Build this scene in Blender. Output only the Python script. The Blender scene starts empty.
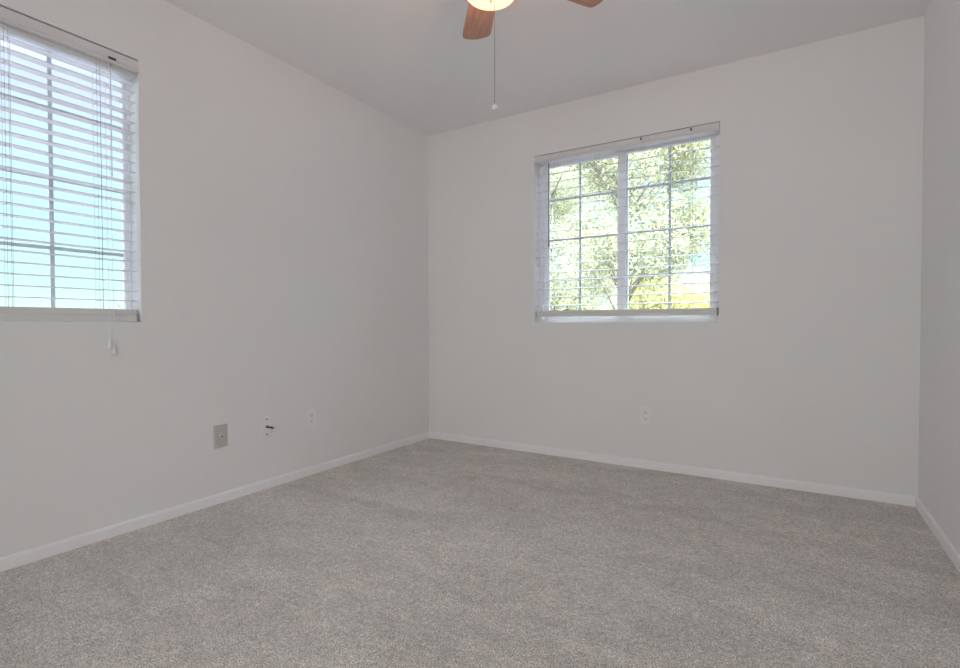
import bpy, bmesh, math, random
import numpy as np
from mathutils import Vector, Matrix

scene = bpy.context.scene
C = scene.collection

# ------------------------------------------------------------------ camera, sky, lights, exposure
H = 2.44            # ceiling height
W = 3.065           # room width (x), back wall at y = 0, left wall at x = 0
FRONT = -3.95       # wall behind the camera

cam_data = bpy.data.cameras.new('camera')
cam = bpy.data.objects.new('camera', cam_data)
C.objects.link(cam)
cam_data.sensor_width = 36.0
cam_data.lens = 510.85 / 960 * 36.0
cam_data.clip_start = 0.02
cam_data.clip_end = 400
yaw, pitch, roll = -0.5490, -0.0180, -0.0018
fw = Vector((math.sin(yaw) * math.cos(pitch), math.cos(yaw) * math.cos(pitch), math.sin(pitch)))
rt = Vector((math.cos(yaw), -math.sin(yaw), 0))
up = rt.cross(fw)
r2 = rt * math.cos(roll) + up * math.sin(roll)
u2 = -rt * math.sin(roll) + up * math.cos(roll)
M = Matrix((r2, u2, -fw)).transposed().to_4x4()
M.translation = Vector((2.5203, -3.3214, 0.9174))
cam.matrix_world = M
scene.camera = cam

scene.view_settings.view_transform = 'Standard'
scene.view_settings.look = 'None'
scene.view_settings.exposure = 0.17
scene.view_settings.gamma = 1.0
scene.view_settings.use_curve_mapping = False
scene.cycles.use_denoising = True
scene.cycles.max_bounces = 16
scene.cycles.diffuse_bounces = 10
scene.cycles.transparent_max_bounces = 16
scene.cycles.sample_clamp_indirect = 6.0
scene.cycles.caustics_reflective = False
scene.cycles.caustics_refractive = False

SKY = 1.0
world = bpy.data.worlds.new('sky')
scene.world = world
world.use_nodes = True
nt = world.node_tree
nt.nodes.clear()
tc = nt.nodes.new('ShaderNodeTexCoord')
sep = nt.nodes.new('ShaderNodeSeparateXYZ')
nt.links.new(tc.outputs['Generated'], sep.inputs[0])
ramp = nt.nodes.new('ShaderNodeValToRGB')
el = ramp.color_ramp.elements
stops = [(0.0, (0.80, 0.97, 0.90)), (0.06, (0.62, 0.98, 0.96)), (0.16, (0.56, 0.90, 1.0)),
         (0.34, (0.62, 0.72, 1.0)), (0.60, (0.86, 0.92, 1.0))]
el[0].position = stops[0][0]; el[0].color = (*stops[0][1], 1)
el[1].position = stops[1][0]; el[1].color = (*stops[1][1], 1)
for p, c in stops[2:]:
    e = el.new(p); e.color = (*c, 1)
nt.links.new(sep.outputs['Z'], ramp.inputs[0])
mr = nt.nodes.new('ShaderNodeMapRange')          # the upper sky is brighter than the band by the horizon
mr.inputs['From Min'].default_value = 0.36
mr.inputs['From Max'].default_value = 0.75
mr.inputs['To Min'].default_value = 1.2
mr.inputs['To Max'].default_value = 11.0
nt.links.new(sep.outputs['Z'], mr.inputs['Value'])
bg = nt.nodes.new('ShaderNodeBackground')
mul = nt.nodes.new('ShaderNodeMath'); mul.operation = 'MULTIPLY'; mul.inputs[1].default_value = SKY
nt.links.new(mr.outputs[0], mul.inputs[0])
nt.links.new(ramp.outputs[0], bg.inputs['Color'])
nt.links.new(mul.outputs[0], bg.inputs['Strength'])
wo = nt.nodes.new('ShaderNodeOutputWorld')
nt.links.new(bg.outputs[0], wo.inputs[0])

sun_d = bpy.data.lights.new('sun', 'SUN')
sun_d.energy = 5.0
sun_d.angle = math.radians(0.6)
sun_d.color = (1.0, 0.95, 0.84)
sun = bpy.data.objects.new('sun', sun_d)
C.objects.link(sun)
sun.rotation_euler = (math.radians(42), 0, math.radians(25))   # from behind the house: lights the trees, enters neither window


def area_light(name, loc, rot, sx, sy, power, color):
    d = bpy.data.lights.new(name, 'AREA')
    d.shape = 'RECTANGLE'; d.size = sx; d.size_y = sy
    d.energy = power; d.color = color
    o = bpy.data.objects.new(name, d)
    o.location = loc; o.rotation_euler = rot
    C.objects.link(o)
    return o


# added fill light behind the camera, shining in through an invented opening
FILL_OPENING = (0.95, 2.95, 2.10)      # x0, x1, top
FILL_POWER = 42
FILL_TILT = 84
area_light('fill_light', (1.85, FRONT - 1.65, 1.2), (math.radians(FILL_TILT), 0, math.radians(16)), 2.4, 2.0, FILL_POWER, (0.94, 0.955, 0.94))
LAMP_POWER = 4

# ------------------------------------------------------------------ materials


def mat(name, color, rough=0.6, metal=0.0, bump=None, vary=None, spec=None):
    m = bpy.data.materials.new(name)
    m.use_nodes = True
    n = m.node_tree
    b = n.nodes['Principled BSDF']
    b.inputs['Base Color'].default_value = (*color, 1)
    b.inputs['Roughness'].default_value = rough
    b.inputs['Metallic'].default_value = metal
    if spec is not None:
        b.inputs['Specular IOR Level'].default_value = spec
    t = n.nodes.new('ShaderNodeTexCoord')
    if vary:            # (scale, amount)
        nz = n.nodes.new('ShaderNodeTexNoise')
        nz.inputs['Scale'].default_value = vary[0]
        nz.inputs['Detail'].default_value = 4
        n.links.new(t.outputs['Object'], nz.inputs['Vector'])
        r = n.nodes.new('ShaderNodeValToRGB')
        a = vary[1]
        r.color_ramp.elements[0].position = 0.3
        r.color_ramp.elements[1].position = 0.7
        r.color_ramp.elements[0].color = (*[c * (1 - a) for c in color], 1)
        r.color_ramp.elements[1].color = (*[min(1, c * (1 + a)) for c in color], 1)
        n.links.new(nz.outputs['Fac'], r.inputs[0])
        n.links.new(r.outputs[0], b.inputs['Base Color'])
    if bump:            # (scale, strength, distance)
        nb = n.nodes.new('ShaderNodeTexNoise')
        nb.inputs['Scale'].default_value = bump[0]
        nb.inputs['Detail'].default_value = 3
        n.links.new(t.outputs['Object'], nb.inputs['Vector'])
        bm_ = n.nodes.new('ShaderNodeBump')
        bm_.inputs['Strength'].default_value = bump[1]
        bm_.inputs['Distance'].default_value = bump[2]
        n.links.new(nb.outputs['Fac'], bm_.inputs['Height'])
        n.links.new(bm_.outputs[0], b.inputs['Normal'])
    return m


M_WALL = mat('wall_paint', (0.83, 0.83, 0.83), 0.75, bump=(140, 0.10, 0.002), vary=(1.5, 0.012), spec=0.25)
M_CEIL = mat('ceiling_paint', (0.86, 0.855, 0.86), 0.85, bump=(110, 0.15, 0.002), vary=(1.2, 0.012), spec=0.1)
M_TRIM = mat('trim_paint', (0.90, 0.90, 0.91), 0.45, bump=(60, 0.04, 0.001))
M_VINYL = mat('white_vinyl', (0.86, 0.86, 0.88), 0.4, bump=(80, 0.02, 0.0005))
M_GRID = mat('grey_window_grid', (0.78, 0.80, 0.88), 0.5, bump=(80, 0.02, 0.0005))
M_SLAT = mat('blind_slat', (0.74, 0.74, 0.77), 0.45, bump=(40, 0.04, 0.0005))
M_VAL = mat('blind_valance', (0.74, 0.73, 0.74), 0.5, bump=(40, 0.04, 0.0005))
M_RAIL = mat('blind_rail', (0.74, 0.74, 0.73), 0.5, bump=(40, 0.04, 0.0005))
M_CORD = mat('blind_cord', (0.42, 0.42, 0.42), 0.8, bump=(600, 0.2, 0.0005))
M_WANDG = mat('grey_wand', (0.16, 0.17, 0.17), 0.35, bump=(90, 0.03, 0.0005))
M_WANDC = mat('light_wand', (0.75, 0.76, 0.80), 0.3, bump=(90, 0.03, 0.0005))
M_CLIP = mat('clip_metal', (0.10, 0.10, 0.10), 0.4, 0.5, bump=(90, 0.03, 0.0005))
M_PLATE = mat('white_plate', (0.86, 0.86, 0.86), 0.4, bump=(90, 0.02, 0.0005))
M_BEIGE = mat('beige_plate', (0.55, 0.54, 0.49), 0.45, vary=(30, 0.05), bump=(90, 0.02, 0.0005))
M_DARK = mat('dark_socket', (0.03, 0.03, 0.03), 0.5, bump=(90, 0.02, 0.0005))
M_SCREW = mat('screw_metal', (0.16, 0.16, 0.16), 0.4, 0.7, bump=(90, 0.02, 0.0005))
M_OUTSIDE = mat('stucco', (0.62, 0.58, 0.5), 0.9, bump=(60, 0.4, 0.004))
M_CHAIN = mat('chain_metal', (0.34, 0.33, 0.33), 0.4, 0.6, bump=(300, 0.05, 0.0005))
M_KNOB = mat('chain_knob', (0.78, 0.78, 0.78), 0.25, bump=(90, 0.02, 0.0005))
M_FANWHITE = mat('fan_white', (0.80, 0.79, 0.77), 0.35, bump=(90, 0.02, 0.0005))
M_FANRIM = mat('fan_bronze', (0.30, 0.17, 0.09), 0.35, 0.6, bump=(90, 0.02, 0.0005))
M_BARK = mat('bark', (0.36, 0.33, 0.28), 0.9, bump=(20, 0.8, 0.02), vary=(6, 0.3))

# wood of the fan blades
M_WOOD = mat('blade_wood', (0.36, 0.17, 0.10), 0.4)
n = M_WOOD.node_tree
t = n.nodes.new('ShaderNodeTexCoord')
mp = n.nodes.new('ShaderNodeMapping'); mp.inputs['Scale'].default_value = (3, 45, 10)
nz = n.nodes.new('ShaderNodeTexNoise'); nz.inputs['Scale'].default_value = 2.5; nz.inputs['Detail'].default_value = 6
r = n.nodes.new('ShaderNodeValToRGB')
r.color_ramp.elements[0].position = 0.35; r.color_ramp.elements[0].color = (0.36, 0.20, 0.135, 1)
r.color_ramp.elements[1].position = 0.68; r.color_ramp.elements[1].color = (0.50, 0.30, 0.21, 1)
n.links.new(t.outputs['Object'], mp.inputs[0]); n.links.new(mp.outputs[0], nz.inputs['Vector'])
n.links.new(nz.outputs['Fac'], r.inputs[0]); n.links.new(r.outputs[0], n.nodes['Principled BSDF'].inputs['Base Color'])

# carpet: fine tuft grain, clumps, and broad patches of pile brushed different ways
M_CARPET = mat('carpet', (0.3, 0.29, 0.28), 0.95, spec=0.05)
n = M_CARPET.node_tree
b = n.nodes['Principled BSDF']
b.inputs['Sheen Weight'].default_value = 0.15
t = n.nodes.new('ShaderNodeTexCoord')


def noise(scale, detail=3, rough=0.55, dist=0.0, vec=None):
    q = n.nodes.new('ShaderNodeTexNoise')
    q.inputs['Scale'].default_value = scale
    q.inputs['Detail'].default_value = detail
    q.inputs['Roughness'].default_value = rough
    q.inputs['Distortion'].default_value = dist
    n.links.new(vec or t.outputs['Object'], q.inputs['Vector'])
    return q


mpc = n.nodes.new('ShaderNodeMapping')
mpc.inputs['Rotation'].default_value = (0, 0, 0.55)
mpc.inputs['Scale'].default_value = (0.7, 1.6, 1)
n.links.new(t.outputs['Object'], mpc.inputs[0])
big = noise(2.6, 5, 0.6, 0.6, mpc.outputs[0])
mid = noise(14, 4, 0.6, 0.3)
fine = noise(210, 3, 0.65)
tuft = noise(58, 4, 0.7)


def ramp3(src, lo, hi, a, bb):
    q = n.nodes.new('ShaderNodeMapRange')
    q.inputs['From Min'].default_value = lo; q.inputs['From Max'].default_value = hi
    q.inputs['To Min'].default_value = a; q.inputs['To Max'].default_value = bb
    n.links.new(src, q.inputs['Value'])
    return q.outputs[0]


def mulnode(a, bb):
    q = n.nodes.new('ShaderNodeMath'); q.operation = 'MULTIPLY'
    n.links.new(a, q.inputs[0]); n.links.new(bb, q.inputs[1])
    return q.outputs[0]


val = mulnode(mulnode(ramp3(big.outputs['Fac'], 0.35, 0.65, 0.90, 1.08), ramp3(mid.outputs['Fac'], 0.3, 0.7, 0.90, 1.10)),
              mulnode(ramp3(fine.outputs['Fac'], 0.35, 0.65, 0.50, 1.50), ramp3(tuft.outputs['Fac'], 0.3, 0.7, 0.72, 1.28)))
vm = n.nodes.new('ShaderNodeVectorMath'); vm.operation = 'SCALE'
vm.inputs[0].default_value = (0.66, 0.625, 0.59)
n.links.new(val, vm.inputs['Scale'])
n.links.new(vm.outputs[0], b.inputs['Base Color'])
bp = n.nodes.new('ShaderNodeBump'); bp.inputs['Strength'].default_value = 0.7; bp.inputs['Distance'].default_value = 0.006
ad = n.nodes.new('ShaderNodeMath'); ad.operation = 'ADD'
n.links.new(fine.outputs['Fac'], ad.inputs[0]); n.links.new(tuft.outputs['Fac'], ad.inputs[1])
n.links.new(ad.outputs[0], bp.inputs['Height']); n.links.new(bp.outputs[0], b.inputs['Normal'])

# window glass: clear with a fresnel reflection
M_GLASS = bpy.data.materials.new('window_glass')
M_GLASS.use_nodes = True
n = M_GLASS.node_tree
n.nodes.clear()
tr = n.nodes.new('ShaderNodeBsdfTransparent'); tr.inputs[0].default_value = (0.96, 0.98, 0.97, 1)
gl = n.nodes.new('ShaderNodeBsdfGlossy'); gl.inputs['Roughness'].default_value = 0.02
fr = n.nodes.new('ShaderNodeFresnel'); fr.inputs[0].default_value = 1.12
mx = n.nodes.new('ShaderNodeMixShader')
o_ = n.nodes.new('ShaderNodeOutputMaterial')
n.links.new(fr.outputs[0], mx.inputs[0]); n.links.new(tr.outputs[0], mx.inputs[1]); n.links.new(gl.outputs[0], mx.inputs[2])
n.links.new(mx.outputs[0], o_.inputs[0])

# lit glass bowl of the fan lamp
M_BOWL = bpy.data.materials.new('lit_bowl')
M_BOWL.use_nodes = True
n = M_BOWL.node_tree
b = n.nodes['Principled BSDF']
b.inputs['Base Color'].default_value = (0.9, 0.82, 0.65, 1)
b.inputs['Emission Color'].default_value = (1.0, 0.33, 0.18, 1)
b.inputs['Emission Strength'].default_value = 1.15
nzb = n.nodes.new('ShaderNodeTexNoise'); nzb.inputs['Scale'].default_value = 18
rb = n.nodes.new('ShaderNodeMapRange'); rb.inputs['To Min'].default_value = 2.3; rb.inputs['To Max'].default_value = 2.9
n.links.new(nzb.outputs['Fac'], rb.inputs['Value']); n.links.new(rb.outputs[0], b.inputs['Emission Strength'])


def leaf_mat(name, c1, c2, trans=0.35):
    m = bpy.data.materials.new(name)
    m.use_nodes = True
    n = m.node_tree
    n.nodes.clear()
    g = n.nodes.new('ShaderNodeNewGeometry')
    r = n.nodes.new('ShaderNodeValToRGB')
    r.color_ramp.elements[0].color = (*c1, 1); r.color_ramp.elements[1].color = (*c2, 1)
    n.links.new(g.outputs['Random Per Island'], r.inputs[0])
    d = n.nodes.new('ShaderNodeBsdfDiffuse'); tl = n.nodes.new('ShaderNodeBsdfTranslucent')
    mx = n.nodes.new('ShaderNodeMixShader'); mx.inputs[0].default_value = trans
    o = n.nodes.new('ShaderNodeOutputMaterial')
    n.links.new(r.outputs[0], d.inputs[0]); n.links.new(r.outputs[0], tl.inputs[0])
    n.links.new(d.outputs[0], mx.inputs[1]); n.links.new(tl.outputs[0], mx.inputs[2]); n.links.new(mx.outputs[0], o.inputs[0])
    return m


M_LEAF = leaf_mat('tree_leaves', (0.26, 0.33, 0.29), (0.92, 0.88, 0.58))  # lit and shaded foliage tones put into the colour, leaf by leaf
M_LEAF2 = leaf_mat('shrub_leaves', (0.60, 0.60, 0.34), (0.90, 0.88, 0.55))
M_LEAF3 = leaf_mat('far_leaves', (0.30, 0.36, 0.28), (0.50, 0.55, 0.42))
M_GRASS = mat('pale_gravel', (0.15, 0.147, 0.165), 0.95, bump=(30, 0.8, 0.03), vary=(3, 0.2))

# ------------------------------------------------------------------ mesh helpers


def bm_new():
    return bmesh.new()


def add_box(bm, x0, x1, y0, y1, z0, z1, bevel=0.0):
    vs = [bm.verts.new((x, y, z)) for z in (z0, z1) for y in (y0, y1) for x in (x0, x1)]
    fs = [(0, 2, 3, 1), (4, 5, 7, 6), (0, 1, 5, 4), (2, 6, 7, 3), (0, 4, 6, 2), (1, 3, 7, 5)]
    faces = [bm.faces.new([vs[i] for i in f]) for f in fs]
    if bevel:
        es = list({e for f in faces for e in f.edges})
        bmesh.ops.bevel(bm, geom=es, offset=bevel, segments=2, profile=0.6, affect='EDGES')
    return vs


def add_tube(bm, pts, rad, seg=8, caps=True):
    pts = [Vector(p) for p in pts]
    rings = []
    rads = rad if isinstance(rad, (list, tuple)) else [rad] * len(pts)
    for i, p in enumerate(pts):
        d = (pts[min(i + 1, len(pts) - 1)] - pts[max(i - 1, 0)]).normalized()
        a = Vector((0, 0, 1)) if abs(d.z) < 0.9 else Vector((1, 0, 0))
        u = d.cross(a).normalized(); v = d.cross(u)
        rings.append([bm.verts.new(p + (u * math.cos(2 * math.pi * k / seg) + v * math.sin(2 * math.pi * k / seg)) * rads[i]) for k in range(seg)])
    for a, b in zip(rings, rings[1:]):
        for k in range(seg):
            bm.faces.new((a[k], a[(k + 1) % seg], b[(k + 1) % seg], b[k]))
    if caps:
        bm.faces.new(rings[0]); bm.faces.new(list(reversed(rings[-1])))


def add_lathe(bm, prof, seg=32, center=(0, 0, 0)):
    cx, cy, cz = center
    rings = []
    for r, z in prof:
        if r < 1e-6:
            rings.append([bm.verts.new((cx, cy, cz + z))])
        else:
            rings.append([bm.verts.new((cx + r * math.cos(2 * math.pi * k / seg), cy + r * math.sin(2 * math.pi * k / seg), cz + z)) for k in range(seg)])
    for a, b in zip(rings, rings[1:]):
        for k in range(seg):
            k2 = (k + 1) % seg
            if len(a) == 1 and len(b) == 1:
                continue
            if len(a) == 1:
                bm.faces.new((a[0], b[k2], b[k]))
            elif len(b) == 1:
                bm.faces.new((a[k], a[k2], b[0]))
            else:
                bm.faces.new((a[k], a[k2], b[k2], b[k]))


def add_extrude(bm, prof, axis_len, place):
    """prof: closed list of (d, z); place(t, d, z) -> world point; extruded from t=0 to axis_len"""
    a = [bm.verts.new(place(0, d, z)) for d, z in prof]
    b = [bm.verts.new(place(axis_len, d, z)) for d, z in prof]
    k = len(prof)
    for i in range(k):
        bm.faces.new((a[i], a[(i + 1) % k], b[(i + 1) % k], b[i]))
    bm.faces.new(a); bm.faces.new(list(reversed(b)))


def obj(name, bm, m, parent=None, smooth=False, loc=None):
    bmesh.ops.recalc_face_normals(bm, faces=bm.faces)
    me = bpy.data.meshes.new(name)
    bm.to_mesh(me); bm.free()
    if smooth:
        for p in me.polygons:
            p.use_smooth = True
    me.materials.append(m)
    o = bpy.data.objects.new(name, me)
    C.objects.link(o)
    if parent:
        o.parent = parent
    if loc:
        o.location = loc
    return o


def thing(name, label, cat, loc=(0, 0, 0), rotz=0, group=None):
    o = bpy.data.objects.new(name, None)
    o.empty_display_size = 0.1
    C.objects.link(o)
    o.location = loc; o.rotation_euler = (0, 0, rotz)
    o['label'] = label; o['category'] = cat
    if group:
        o['group'] = group
    return o


def struct(name, bm, m, label=None, cat=None):
    o = obj(name, bm, m)
    o['kind'] = 'structure'
    if label:
        o['label'] = label
    if cat:
        o['category'] = cat
    return o


# ------------------------------------------------------------------ the room shell
T = 0.15
# openings: (a0, a1, z0, z1) measured along each wall
LW = (-3.346, -2.144, 0.932, 2.112)     # left wall, in y
BW = (0.944, 2.147, 0.930, 2.114)       # back wall, in x

bm = bm_new()
add_box(bm, 0, W, FRONT, 0, -0.10, 0)
struct('floor', bm, M_CARPET, 'grey wall-to-wall cut pile carpet', 'carpet')
bm = bm_new()
add_box(bm, -T, W + T, FRONT - 1.8, T, H, H + 0.15)
struct('ceiling', bm, M_CEIL, 'flat white painted ceiling', 'ceiling')


def grid_wall(bm, us, zs, hole, put):
    """one solid slab with a rectangular hole; put(u, d, z), d = 0 inner face, d = T outer face"""
    nu, nz_ = len(us), len(zs)
    V = {}
    for d in (0, T):
        for i, u in enumerate(us):
            for j, z in enumerate(zs):
                V[i, j, d] = bm.verts.new(put(u, d, z))
    hi, hj = hole
    solid = lambda i, j: 0 <= i < nu - 1 and 0 <= j < nz_ - 1 and (i, j) != (hi, hj)
    for i in range(nu - 1):
        for j in range(nz_ - 1):
            if not solid(i, j):
                continue
            for d in (0, T):
                bm.faces.new((V[i, j, d], V[i + 1, j, d], V[i + 1, j + 1, d], V[i, j + 1, d]))
            for di, dj, e in ((-1, 0, ((0, 0), (0, 1))), (1, 0, ((1, 0), (1, 1))), (0, -1, ((0, 0), (1, 0))), (0, 1, ((0, 1), (1, 1)))):
                if not solid(i + di, j + dj):
                    a = (i + e[0][0], j + e[0][1]); b_ = (i + e[1][0], j + e[1][1])
                    bm.faces.new((V[a[0], a[1], 0], V[b_[0], b_[1], 0], V[b_[0], b_[1], T], V[a[0], a[1], T]))


bm = bm_new()
grid_wall(bm, [FRONT, LW[0], LW[1], 0.0], [-0.1, LW[2], LW[3], H], (1, 1), lambda u, d, z: (-d, u, z))
struct('wall_left', bm, M_WALL, 'white painted wall with the blue-lit window', 'wall')
bm = bm_new()
grid_wall(bm, [-T, BW[0], BW[1], W + T], [-0.1, BW[2], BW[3], H], (1, 1), lambda u, d, z: (u, d, z))
struct('wall_back', bm, M_WALL, 'white painted wall with the window facing the trees', 'wall')
bm = bm_new()
add_box(bm, W, W + T, FRONT, 0, -0.1, H)
struct('wall_right', bm, M_WALL, 'plain white painted wall at the right edge', 'wall')
bm = bm_new()                                    # front wall, behind the camera, with an opening added for the fill light
add_box(bm, -T, FILL_OPENING[0], FRONT - T, FRONT, -0.1, H)
add_box(bm, FILL_OPENING[1], W + T, FRONT - T, FRONT, -0.1, H)
add_box(bm, FILL_OPENING[0], FILL_OPENING[1], FRONT - T, FRONT, FILL_OPENING[2], H)
struct('wall_front', bm, M_WALL)
bm = bm_new()
hy = FRONT - 1.8
add_box(bm, -T, W + T, hy - T, hy, -0.1, H)
add_box(bm, -T, 0, hy, FRONT - T, -0.1, H)
add_box(bm, W, W + T, hy, FRONT - T, -0.1, H)
struct('wall_fill_stub', bm, M_WALL)  # unseen hall stub, added to house the fill light
bm = bm_new()
add_box(bm, 0, W, hy, FRONT - T, -0.1, 0)
add_box(bm, FILL_OPENING[0], FILL_OPENING[1], FRONT - T, FRONT, -0.1, 0)
struct('floor_fill_stub', bm, M_CARPET)  # floor of the added hall stub

# baseboards: flat face with an eased top edge
BBH, BBT = 0.050, 0.012
prof = [(0, 0), (BBT, 0), (BBT, BBH - 0.010), (BBT * 0.8, BBH - 0.004), (BBT * 0.45, BBH), (0, BBH)]
for nm, ln, pl in (('baseboard_left', -FRONT, lambda t_, d, z: (d, FRONT + t_, z)),
                   ('baseboard_back', W, lambda t_, d, z: (t_, -d, z)),
                   ('baseboard_right', -FRONT, lambda t_, d, z: (W - d, FRONT + t_, z))):
    bm = bm_new()
    add_extrude(bm, prof, ln, pl)
    struct(nm, bm, M_TRIM)
bm = bm_new()
for a, b_ in ((0.012, FILL_OPENING[0]), (FILL_OPENING[1], W - 0.012)):
    add_extrude(bm, prof, b_ - a, lambda t_, d, z, a=a: (a + t_, FRONT + d, z))
struct('baseboard_front', bm, M_TRIM)


# ------------------------------------------------------------------ windows (frame > sashes > glass, grid)
def make_window(name, a0, a1, z0, z1, put, label, left_first=True, sw=0.045, fo=0.018, meet=0.028, grid_at=(None, None)):
    """a0..a1 along the wall; put(a, d, z) maps to world, d is the depth into the wall"""
    root = bpy.data.objects.new(name, None)
    C.objects.link(root)
    root['kind'] = 'structure'; root['label'] = label; root['category'] = 'window'

    def pbox(bm, A0, A1, D0, D1, Z0, Z1, bev=0.002):
        vs = [bm.verts.new(put(a, d, z)) for z in (Z0, Z1) for d in (D0, D1) for a in (A0, A1)]
        fs = [(0, 2, 3, 1), (4, 5, 7, 6), (0, 1, 5, 4), (2, 6, 7, 3), (0, 4, 6, 2), (1, 3, 7, 5)]
        faces = [bm.faces.new([vs[i] for i in f]) for f in fs]
        if bev:
            bmesh.ops.bevel(bm, geom=list({e for f in faces for e in f.edges}), offset=bev, segments=1, affect='EDGES')
    bm = bm_new()
    D0, D1 = 0.085, 0.148
    pbox(bm, a0, a0 + fo, D0, D1, z0, z1); pbox(bm, a1 - fo, a1, D0, D1, z0, z1)
    pbox(bm, a0 + fo, a1 - fo, D0, D1, z0, z0 + fo); pbox(bm, a0 + fo, a1 - fo, D0, D1, z1 - fo, z1)
    obj('window_frame', bm, M_VINYL, root)
    mid = (a0 + a1) / 2
    for k in (0, 1):
        A0 = a0 + fo if k == 0 else mid - meet
        A1 = mid + meet if k == 0 else a1 - fo
        s0 = sw if k == 0 else meet * 1.6
        s1 = meet * 1.6 if k == 0 else sw
        d0 = 0.092 if (k == 0) == left_first else 0.118
        d1 = d0 + 0.024
        Z0, Z1 = z0 + fo, z1 - fo
        bm = bm_new()
        pbox(bm, A0, A0 + s0, d0, d1, Z0, Z1); pbox(bm, A1 - s1, A1, d0, d1, Z0, Z1)
        pbox(bm, A0 + s0, A1 - s1, d0, d1, Z0, Z0 + sw); pbox(bm, A0 + s0, A1 - s1, d0, d1, Z1 - sw, Z1)
        sash = obj('window_sash', bm, M_VINYL, root)
        bm = bm_new()
        dm = (d0 + d1) / 2
        pbox(bm, A0 + s0 - 0.004, A1 - s1 + 0.004, dm - 0.002, dm + 0.002, Z0 + sw - 0.004, Z1 - sw + 0.004, 0)
        obj('glass_pane', bm, M_GLASS, sash)
        bm = bm_new()
        gw = 0.008
        am = grid_at[k] or (A0 + s0 + A1 - s1) / 2
        pbox(bm, am - gw, am + gw, dm + 0.003, dm + 0.009, Z0 + sw - 0.003, Z1 - sw + 0.003, 0.001)
        for q in (1, 2, 3):
            zc = z1 - 0.003 - (z1 - z0) * q / 4 + (0, 0.003, 0.010, 0.016)[q]
            pbox(bm, A0 + s0 - 0.003, am - gw, dm + 0.003, dm + 0.009, zc - gw, zc + gw, 0.001)
            pbox(bm, am + gw, A1 - s1 + 0.003, dm + 0.003, dm + 0.009, zc - gw, zc + gw, 0.001)
        obj('window_grid', bm, M_GRID, sash)
    return root


putL = lambda a, d, z: (-d, a, z)      # left wall
putB = lambda a, d, z: (a, d, z)       # back wall
make_window('window_1', LW[0], LW[1], LW[2], LW[3], putL, 'white framed window with grid facing open blue sky', sw=0.016, fo=0.008, left_first=False, grid_at=(None, -2.432))
make_window('window_2', BW[0], BW[1], BW[2], BW[3], putB, 'white framed sliding window with grid facing trees', sw=0.034, fo=0.028, left_first=False, meet=0.032, grid_at=(1.237, 1.846))


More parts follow.
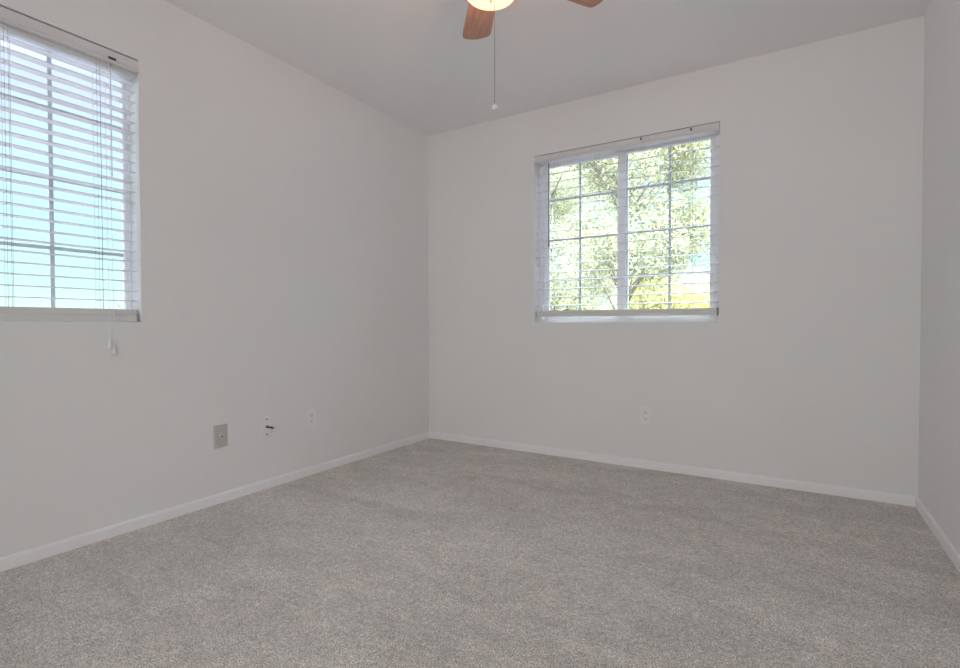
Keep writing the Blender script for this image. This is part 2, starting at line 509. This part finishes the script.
# ------------------------------------------------------------------ blinds
def make_blind(label, a0, a1, ztop, zs, depth, put, ladders, rail, clips, wand, valance_z, cords, tilt=0.0, rail_drop=0.004):
    """zs: slat heights; depth: (front, back) of the slats in the recess; rail: (z0, z1)"""
    base = Vector(put((a0 + a1) / 2, (depth[0] + depth[1]) / 2, rail[0]))
    root = thing('window_blind', label, 'blind', base, 0, None)

    def P(a, d, z):
        return Vector(put(a, d, z)) - base

    def pbox(bm, A0, A1, D0, D1, Z0, Z1, bev=0.0):
        vs = [bm.verts.new(P(a, d, z)) for z in (Z0, Z1) for d in (D0, D1) for a in (A0, A1)]
        fs = [(0, 2, 3, 1), (4, 5, 7, 6), (0, 1, 5, 4), (2, 6, 7, 3), (0, 4, 6, 2), (1, 3, 7, 5)]
        faces = [bm.faces.new([vs[i] for i in f]) for f in fs]
        if bev:
            bmesh.ops.bevel(bm, geom=list({e for f in faces for e in f.edges}), offset=bev, segments=2, affect='EDGES')
    d0, d1 = depth
    # slats: slightly crowned, one mesh
    bm = bm_new()
    ns = 4
    th = 0.0028
    for z in zs:
        prof = []
        for i in range(ns + 1):
            s = i / ns
            prof.append((d0 + (d1 - d0) * s, z + tilt * (d1 - d0) * s + 0.0020 * (1 - (2 * s - 1) ** 2)))
        prof += [(d, zz + th) for d, zz in reversed(prof)]
        add_extrude(bm, prof, a1 - a0 - 0.012, lambda t_, d, zz: P(a0 + 0.006 + t_, d, zz))
    obj('slats', bm, M_SLAT, root)
    # headrail
    bm = bm_new()
    pbox(bm, a0 + 0.004, a1 - 0.004, d0 - 0.002, d1, valance_z[0] + rail_drop, ztop - 0.003, 0.001)
    obj('headrail', bm, M_RAIL, root)
    # valance with a rounded lower lip, its face just proud of the wall
    bm = bm_new()
    v0, v1 = valance_z
    f = -0.006
    prof = [(0.008, v1), (f + 0.001, v1), (f, v1 - 0.002), (f, v0 + 0.018), (f - 0.002, v0 + 0.014), (f - 0.006, v0 + 0.010),
            (f - 0.008, v0 + 0.006), (f - 0.007, v0 + 0.002), (f - 0.003, v0), (0.008, v0)]
    add_extrude(bm, prof, a1 - a0 - 0.006, lambda t_, d, z: P(a0 + 0.003 + t_, d, z))
    val_o = obj('valance', bm, M_VAL, root)
    for c in clips:
        bm = bm_new()
        pbox(bm, c - 0.005, c + 0.005, f - 0.0035, f + 0.003, v0 + 0.026, v0 + 0.042, 0.0008)
        obj('valance_clip', bm, M_CLIP, val_o)
    # bottom rail with a groove, and end caps
    bm = bm_new()
    r0, r1 = rail
    g = r0 + (r1 - r0) * 0.55
    prof = [(d0 + 0.002, r0), (d1, r0), (d1, r1), (d0 + 0.001, r1), (d0, r1 - 0.002), (d0, g + 0.003), (d0 + 0.003, g), (d0, g - 0.003), (d0, r0 + 0.002)]
    add_extrude(bm, prof, a1 - a0 - 0.026, lambda t_, d, z: P(a0 + 0.013 + t_, d, z))
    rl = obj('bottom_rail', bm, M_RAIL, root)
    for e0, e1 in ((a0 + 0.009, a0 + 0.013), (a1 - 0.013, a1 - 0.009)):
        bm = bm_new()
        pbox(bm, e0, e1, d0 - 0.001, d1 + 0.001, r0 - 0.001, r1 + 0.001, 0.001)
        obj('end_cap', bm, M_CORD, rl)
    # ladder cords: front and back strand with a rung under every slat
    for c in ladders:
        bm = bm_new()
        for dd, off in ((d0 - 0.0015, -0.006), (d0 - 0.0015, 0.006), (d1 + 0.0015, 0.0)):
            pts = [P(c + off, dd, v0 + 0.008), P(c + off, dd, (v0 + r1) / 2), P(c + off, dd, r1 - 0.002)]
            add_tube(bm, pts, 0.0007, 5)
        for z in zs:
            add_tube(bm, [P(c, d0 - 0.0015, z - 0.001), P(c, d1 + 0.0015, z - 0.001 + tilt * (d1 - d0))], 0.0006, 4)
        obj('ladder_cord', bm, M_CORD, root)
        bm = bm_new()                                   # the lift cord through the slats' middle
        add_tube(bm, [P(c + 0.018, (d0 + d1) / 2, v0 + 0.008), P(c + 0.018, (d0 + d1) / 2, r1 - 0.002)], 0.0008, 5)
        obj('lift_cord', bm, M_CORD, root)
    if wand:
        c, zb, m, wr = wand
        bm = bm_new()
        dd = d0 - 0.012
        add_tube(bm, [P(c, dd, v0 - 0.012), P(c, dd, zb + 0.02), P(c, dd, zb + 0.018), P(c, dd, zb)], [wr, wr, wr * 1.5, wr * 1.3], 6)
        w = obj('tilt_wand', bm, m, root)
        bm = bm_new()
        add_tube(bm, [P(c, dd + 0.004, v0 + 0.002), P(c, dd - 0.003, v0 - 0.006), P(c, dd, v0 - 0.013)], 0.0013, 5)
        obj('wand_hook', bm, M_CLIP, w)
    for c, zb in cords:
        bm = bm_new()
        dd = -0.013
        add_tube(bm, [P(c, 0.004, v0 - 0.001), P(c, dd, v0 - 0.03), P(c, dd, (v0 + zb) / 2), P(c + 0.004, dd, zb + 0.05)], 0.0009, 5)
        pc = obj('pull_cord', bm, M_PLATE, root)
        bm = bm_new()
        tp = Vector(P(c + 0.004, dd, zb))
        add_lathe(bm, [(0, 0.052), (0.0028, 0.050), (0.004, 0.04), (0.0075, 0.012), (0.008, 0.003), (0.006, 0), (0, 0.001)], 12, tp)
        obj('tassel', bm, M_PLATE, pc, smooth=True)
    return root


bl = make_blind('white horizontal blind with narrow slats over the window of blue sky', LW[0], LW[1], LW[3],
                [1.026 + 0.0446 * k for k in range(23)], (0.016, 0.066), putL,
                [-2.295 - 0.3 * k for k in range(4)], (0.9335, 0.990), [], (-2.252, 1.565, M_WANDC, 0.0018), (2.049, 2.102),
                [(-2.281, 0.815), (-2.264, 0.79)], rail_drop=-0.016)
# cord lock in the left blind's valance
bm = bm_new()
bp_ = Vector(bl.location)
add_box(bm, 0.0125 - bp_.x, 0.0155 - bp_.x, -2.268 - bp_.y, -2.238 - bp_.y, 2.061 - bp_.z, 2.071 - bp_.z, 0.001)
obj('cord_lock', bm, M_CLIP, bl)
make_blind('white horizontal blind with wide slats over the window of trees', BW[0], BW[1], BW[3],
           [1.0475 + 0.0579 * k for k in range(17)], (0.014, 0.0640), putB,
           [1.09, 1.39, 1.69, 1.99], (0.974, 1.016), [1.692, 1.989], (1.055, 1.462, M_WANDG, 0.0036), (2.060, 2.107), [], tilt=0.21)


# ------------------------------------------------------------------ wall plates
def plate(name, label, cat, put, a, z, m, w=0.073, h=0.117):
    base = Vector(put(a, 0, z - h / 2))
    root = thing(name, label, cat, base)

    def P(aa, d, zz):
        return Vector(put(a + aa, d, z + zz)) - base
    bm = bm_new()
    ring = lambda W_, H_, d: [bm.verts.new(P(sx * W_ / 2, d, sz * H_ / 2)) for sx, sz in ((-1, -1), (1, -1), (1, 1), (-1, 1))]
    r0, r1, r2_, r3 = ring(w, h, 0), ring(w, h, -0.003), ring(w - 0.006, h - 0.006, -0.0055), ring(w - 0.02, h - 0.02, -0.006)
    for A, B in ((r0, r1), (r1, r2_), (r2_, r3)):
        for i in range(4):
            bm.faces.new((A[i], A[(i + 1) % 4], B[(i + 1) % 4], B[i]))
    bm.faces.new(r3); bm.faces.new(list(reversed(r0)))
    obj('cover_plate', bm, m, root)
    return root, P


def disc(P, aa, zz, rad, d0, d1, seg=14, sz=1.0, flat=0.0):
    bm = bm_new()
    A = []
    for d in (d0, d1):
        r_ = []
        for k in range(seg):
            th = 2 * math.pi * k / seg
            x = rad * math.cos(th); zc = rad * sz * math.sin(th)
            if flat:
                zc = max(-flat, min(flat, zc))
            r_.append(bm.verts.new(P(aa + x, d, zz + zc)))
        A.append(r_)
    for k in range(seg):
        bm.faces.new((A[0][k], A[0][(k + 1) % seg], A[1][(k + 1) % seg], A[1][k]))
    bm.faces.new(A[0]); bm.faces.new(list(reversed(A[1])))
    return bm


def pbx(P, a0, a1, d0, d1, z0, z1):
    bm = bm_new()
    vs = [bm.verts.new(P(a, d, z)) for z in (z0, z1) for d in (d0, d1) for a in (a0, a1)]
    for f in [(0, 2, 3, 1), (4, 5, 7, 6), (0, 1, 5, 4), (2, 6, 7, 3), (0, 4, 6, 2), (1, 3, 7, 5)]:
        bm.faces.new([vs[i] for i in f])
    return bm


def duplex(label, put, a, z):
    root, P = plate('power_outlet', label, 'outlet', put, a, z, M_PLATE)
    for s in (1, -1):
        face = obj('receptacle', disc(P, 0, 0.0195 * s, 0.0172, -0.0055, -0.0085, 24, 1.0, 0.0135), M_PLATE, root)
        for sx, hh in ((-0.0064, 0.0045), (0.0064, 0.0036)):
            obj('slot', pbx(P, sx - 0.0011, sx + 0.0011, -0.0083, -0.0088, 0.0195 * s + 0.003 - hh, 0.0195 * s + 0.003 + hh), M_DARK, face)
        obj('ground_hole', disc(P, 0, 0.0195 * s - 0.0075, 0.0024, -0.0083, -0.0088, 10), M_DARK, face)
    obj('screw', disc(P, 0, 0, 0.0032, -0.0055, -0.0072, 12), M_PLATE, root)
    return root


# beige cable plate
root, P = plate('cable_plate', 'beige-grey wall plate with a single black cable hole, nearest the camera', 'wall plate', putL, -1.776, 0.345, M_BEIGE)
nut = obj('cable_jack', disc(P, 0, 0, 0.0078, -0.0055, -0.010, 6), M_PLATE, root)
obj('jack_hole', disc(P, 0.0, -0.0005, 0.0050, -0.010, -0.0112, 14), M_DARK, nut)
for s in (1, -1):
    obj('screw', disc(P, 0, 0.042 * s, 0.0032, -0.0055, -0.0072, 12), M_BEIGE, root)
# white plate with a short cable stub
root, P = plate('cable_plate', 'white wall plate with dark screws and a short black cable stub', 'wall plate', putL, -1.508, 0.347, M_PLATE)
nut = obj('cable_jack', disc(P, 0, 0, 0.0070, -0.0055, -0.013, 6), M_SCREW, root)
bm = bm_new()
add_tube(bm, [P(0, -0.013, 0), P(0.004, -0.022, -0.001), P(0.014, -0.030, -0.004), P(0.024, -0.034, -0.010)], [0.0045, 0.0045, 0.005, 0.0045], 8)
obj('cable_stub', bm, M_DARK, root, smooth=True)
bm = bm_new()
add_tube(bm, [P(0.024, -0.034, -0.010), P(0.033, -0.037, -0.006), P(0.040, -0.038, -0.004)], [0.0048, 0.0055, 0.0040], 8)
obj('connector', bm, M_PLATE, root, smooth=True)
for s in (1, -1):
    obj('screw', disc(P, 0, 0.0415 * s, 0.0042, -0.0055, -0.0078, 12), M_SCREW, root)
duplex('white duplex power outlet on the left wall, farthest of its three plates', putL, -1.196, 0.347)
duplex('white duplex power outlet on the back wall, below the window of trees', putB, 1.727, 0.338)

# ------------------------------------------------------------------ ceiling fan
FX, FY = 1.602, -1.742
fan = thing('ceiling_fan', 'ceiling fan with reddish wooden blades and a lit glass bowl', 'ceiling fan', (FX, FY, H))
zz = lambda z: z - H
bm = bm_new()
add_lathe(bm, [(0, 0), (0.075, 0), (0.078, -0.012), (0.06, -0.045), (0.03, -0.06), (0.0, -0.06)], 32)
obj('canopy', bm, M_FANWHITE, fan, True)
bm = bm_new()
add_tube(bm, [(0, 0, -0.055), (0, 0, -0.13)], 0.013, 16)
obj('downrod', bm, M_FANWHITE, fan, True)
bm = bm_new()
add_lathe(bm, [(0, zz(2.325)), (0.05, zz(2.325)), (0.085, zz(2.31)), (0.10, zz(2.285)), (0.10, zz(2.225)), (0.085, zz(2.195)), (0.06, zz(2.185)), (0.0, zz(2.185))], 40)
obj('motor_housing', bm, M_FANWHITE, fan, True)
# open-topped glass dish under the motor, held by a rim ring on three arms, bulb inside
bm = bm_new()
add_lathe(bm, [(0, zz(2.187)), (0.040, zz(2.187)), (0.042, zz(2.160)), (0.030, zz(2.150)), (0.018, zz(2.140)), (0.0, zz(2.138))], 32)
lk = obj('light_fitter', bm, M_FANRIM, fan, True)
bm = bm_new()
add_lathe(bm, [(0.0965, zz(2.103)), (0.0990, zz(2.103)), (0.1000, zz(2.098)), (0.0990, zz(2.091)), (0.0950, zz(2.090)), (0.0950, zz(2.094)), (0.0965, zz(2.103))], 56)
for k in range(3):
    a_ = math.radians(95 + 120 * k)
    add_tube(bm, [(0.034 * math.cos(a_), 0.034 * math.sin(a_), zz(2.158)), (0.085 * math.cos(a_), 0.085 * math.sin(a_), zz(2.135)), (0.098 * math.cos(a_), 0.098 * math.sin(a_), zz(2.099))], 0.003, 6)
obj('rim_ring', bm, M_FANRIM, lk, True)
bm = bm_new()
outer = [(0.0955, 2.097), (0.0935, 2.089), (0.084, 2.079), (0.062, 2.070), (0.033, 2.064), (0, 2.062)]
add_lathe(bm, [(r_, zz(z_)) for r_, z_ in outer] + [(r_ * 0.97, zz(z_ + 0.004)) for r_, z_ in reversed(outer)] + [(0.0955, zz(2.097))], 56)
bowl = obj('glass_bowl', bm, M_BOWL, fan, True)
bm = bm_new()
add_lathe(bm, [(0, 0.001), (0.006, 0), (0.006, -0.002), (0.003, -0.005), (0, -0.006)], 16, (0, 0, zz(2.062)))
obj('finial', bm, M_FANWHITE, bowl, True)

BLR = 0.50


def blade_bm():
    bm = bm_new()
    # outline in the blade's own axes: x outwards, y across
    out = []
    pts = [(0.150, -0.040), (0.20, -0.050), (0.30, -0.058), (0.42, -0.0635), (0.462, -0.0635), (0.478, -0.060), (0.488, -0.050)]
    for x, y in pts:
        out.append((x, y))
    for k in range(1, 6):                                   # gently bowed tip
        y = -0.050 + 0.100 * k / 6
        out.append((0.488 + 0.012 * (1 - (y / 0.05) ** 2), y))
    for x, y in reversed(pts):
        out.append((x, -y))
    zt, zb_ = 0.003, -0.003
    a = [bm.verts.new((x, y, zt)) for x, y in out]
    b_ = [bm.verts.new((x, y, zb_)) for x, y in out]
    k = len(out)
    bm.faces.new(a); bm.faces.new(list(reversed(b_)))
    for i in range(k):
        bm.faces.new((a[i], b_[i], b_[(i + 1) % k], a[(i + 1) % k]))
    return bm


def iron_bm():
    bm = bm_new()
    out = [(0.075, -0.012), (0.13, -0.010), (0.16, -0.022), (0.20, -0.034), (0.225, -0.030), (0.235, -0.012), (0.250, 0), (0.235, 0.012), (0.225, 0.030), (0.20, 0.034), (0.16, 0.022), (0.13, 0.010), (0.075, 0.012)]
    a = [bm.verts.new((x, y, -0.0035)) for x, y in out]
    b_ = [bm.verts.new((x, y, -0.0075)) for x, y in out]
    k = len(out)
    bm.faces.new(a); bm.faces.new(list(reversed(b_)))
    for i in range(k):
        bm.faces.new((a[i], b_[i], b_[(i + 1) % k], a[(i + 1) % k]))
    for x, y in ((0.19, -0.018), (0.19, 0.018), (0.225, 0)):
        add_lathe(bm, [(0, -0.0075), (0.0055, -0.0075), (0.005, -0.0100), (0, -0.0105)], 12, (x, y, 0))
    return bm


blade0 = iron0 = None
for k in range(5):
    ang = math.radians(56 + 72 * k)
    if blade0 is None:
        bl_ = obj('fan_blade', blade_bm(), M_WOOD, fan)
        ir_ = obj('blade_iron', iron_bm(), M_FANRIM, bl_)
        blade0, iron0 = bl_, ir_
    else:
        bl_ = blade0.copy(); C.objects.link(bl_); bl_.parent = fan
        ir_ = iron0.copy(); C.objects.link(ir_); ir_.parent = bl_
    bl_.location = (0, 0, zz(2.205))
    bl_.rotation_euler = (math.radians(-9), 0, ang)

# pull chain: fine beads down to a white ball
PX, PY = -0.002, 0.030
bm = bm_new()
ztop_, zbot_ = zz(2.145), zz(1.715)
add_tube(bm, [(PX, PY, ztop_), (PX, PY, zbot_)], 0.0009, 6)
nb_ = 90
for i in range(nb_):
    z = ztop_ + (zbot_ - ztop_) * i / (nb_ - 1)
    add_lathe(bm, [(0, 0.0017), (0.0015, 0.0008), (0.0015, -0.0008), (0, -0.0017)], 6, (PX, PY, z))
ch = obj('pull_chain', bm, M_CHAIN, fan, True)
bm = bm_new()
R_ = 0.0115
add_lathe(bm, [(0, R_ + 0.003), (0.0025, R_ + 0.002), (0.003, R_ * 0.99)] + [(R_ * math.sin(a), R_ * math.cos(a)) for a in [math.radians(25 + 15.5 * i) for i in range(10)]] + [(0, -R_)], 24, (PX, PY, zz(1.700)))
obj('chain_ball', bm, M_KNOB, ch, True)

lamp_d = bpy.data.lights.new('fan_bulb', 'POINT')
lamp_d.energy = LAMP_POWER; lamp_d.color = (1.0, 0.52, 0.36); lamp_d.shadow_soft_size = 0.022
lamp = bpy.data.objects.new('fan_bulb', lamp_d)
lamp.location = (FX, FY, 2.113)
C.objects.link(lamp)


# ------------------------------------------------------------------ outdoors
GZ = -2.8
bm = bm_new()
add_box(bm, -120, 90, -90, 140, GZ - 0.2, GZ)
struct('ground', bm, M_GRASS)


def leaves_mesh(name, blobs, count, size, seed, m, parent):
    """leaf cards scattered through ellipsoid blobs (centre, radii)"""
    rg = np.random.default_rng(seed)
    vol = np.array([b[1][0] * b[1][1] * b[1][2] for b in blobs]) ** 0.8
    pick = rg.choice(len(blobs), count, p=vol / vol.sum())
    cen = np.array([b[0] for b in blobs])[pick]
    rad = np.array([b[1] for b in blobs])[pick]
    d = rg.normal(size=(count, 3)); d /= np.linalg.norm(d, axis=1)[:, None]
    rr = rg.random(count) ** 0.45
    pos = cen + d * rad * rr[:, None]
    u = rg.normal(size=(count, 3)); u /= np.linalg.norm(u, axis=1)[:, None]
    w = rg.normal(size=(count, 3)); v = np.cross(u, w); v /= np.linalg.norm(v, axis=1)[:, None]
    s = size * (0.6 + 0.8 * rg.random(count))[:, None]
    nrm = np.cross(u, v)
    # pointed leaf with a folded middle: 6 vertices, 4 tris' worth in 2 quads
    p0 = pos - u * s; p1 = pos + v * s * 0.38 + nrm * s * 0.12 - u * s * 0.15
    p2 = pos + u * s; p3 = pos - v * s * 0.38 + nrm * s * 0.12 - u * s * 0.15
    verts = np.stack([p0, p1, p2, p3], 1).reshape(-1, 3)
    me = bpy.data.meshes.new(name)
    me.vertices.add(len(verts)); me.vertices.foreach_set('co', verts.astype(np.float32).ravel())
    base = np.arange(count) * 4
    tri = np.stack([base, base + 1, base + 2, base, base + 2, base + 3], 1).ravel()
    me.loops.add(len(tri)); me.loops.foreach_set('vertex_index', tri.astype(np.int32))
    me.polygons.add(count * 2)
    me.polygons.foreach_set('loop_start', (np.arange(count * 2) * 3).astype(np.int32))
    me.update(calc_edges=True)
    me.validate()
    me.materials.append(m)
    o = bpy.data.objects.new(name, me)
    C.objects.link(o)
    if parent:
        o.parent = parent
    return o


def tree(name, label, loc, height, crown_r, crown_z0, nblob, count, size, seed, m, group=None, trunk=0.14, cat='tree'):
    rnd = random.Random(seed)
    root = thing(name, label, cat, loc, 0, group)
    bm = bm_new()
    top = height * 0.82
    add_tube(bm, [(0, 0, 0), (0.05, 0.03, crown_z0 * 0.6), (0.0, 0.08, crown_z0), (0.06, 0.0, (crown_z0 + top) / 2), (0, 0, top)],
             [trunk, trunk * 0.8, trunk * 0.65, trunk * 0.4, trunk * 0.12], 10)
    blobs = []
    for i in range(nblob):
        a = rnd.uniform(0, 2 * math.pi)
        s = rnd.random()
        z = crown_z0 + (height - crown_z0) * (0.08 + 0.84 * s)
        env = math.sin(math.pi * (0.16 + 0.70 * s)) ** 0.6
        rr = crown_r * env * rnd.uniform(0.35, 0.85)
        c = (rr * math.cos(a), rr * math.sin(a), z)
        br = crown_r * rnd.uniform(0.20, 0.36)
        blobs.append((c, (br, br, br * 0.8)))
        st = (0, 0.02, max(crown_z0 * 0.8, z - rr * 0.7 - 0.3))
        md = (c[0] * 0.5, c[1] * 0.5, (st[2] + z) / 2 + 0.1)
        add_tube(bm, [st, md, c], [trunk * 0.22, trunk * 0.14, trunk * 0.05], 6)
    obj('trunk', bm, M_BARK, root, True)
    leaves_mesh('foliage', blobs, count, size, seed, m, root)
    return root


tree('leafy_tree', 'tall pale green tree filling most of the back window', (0.0, 5.6, GZ), 8.1, 1.85, 4.25, 52, 52000, 0.040, 5, M_LEAF, trunk=0.085)
tree('leafy_tree', 'second green tree behind the left part of the tall one', (-4.2, 12.2, GZ), 9.6, 2.7, 2.6, 60, 50000, 0.055, 9, M_LEAF)


def shrub(label, loc, rx, ry, h, seed, count):
    rnd = random.Random(seed)
    root = thing('shrub', label, 'shrub', loc)
    bm = bm_new()
    blobs = []
    for i in range(26):
        a = rnd.uniform(0, 2 * math.pi); q = rnd.uniform(0, 0.85)
        x, y = rx * q * math.cos(a), ry * q * math.sin(a)
        z = h * rnd.uniform(0.25, 0.84)
        add_tube(bm, [(x * 0.1, y * 0.1, 0), (x * 0.6, y * 0.6, z * 0.5), (x, y, z)], [0.05, 0.03, 0.01], 6)
        blobs.append(((x, y, z), (rx * 0.34, ry * 0.34, h * 0.16)))
    obj('stems', bm, M_BARK, root, True)
    leaves_mesh('foliage', blobs, count, 0.05, seed, M_LEAF2, root)


shrub('big yellow-green shrub low in the right half of the back window', (-0.1, 8.5, GZ), 2.2, 0.9, 5.5, 21, 36000)
tree('distant_tree', 'small distant tree low in the corner of the blue-sky window', (-30.5, 12.2, GZ), 5.6, 1.5, 1.2, 26, 1600, 0.16, 33, M_LEAF3, trunk=0.12)
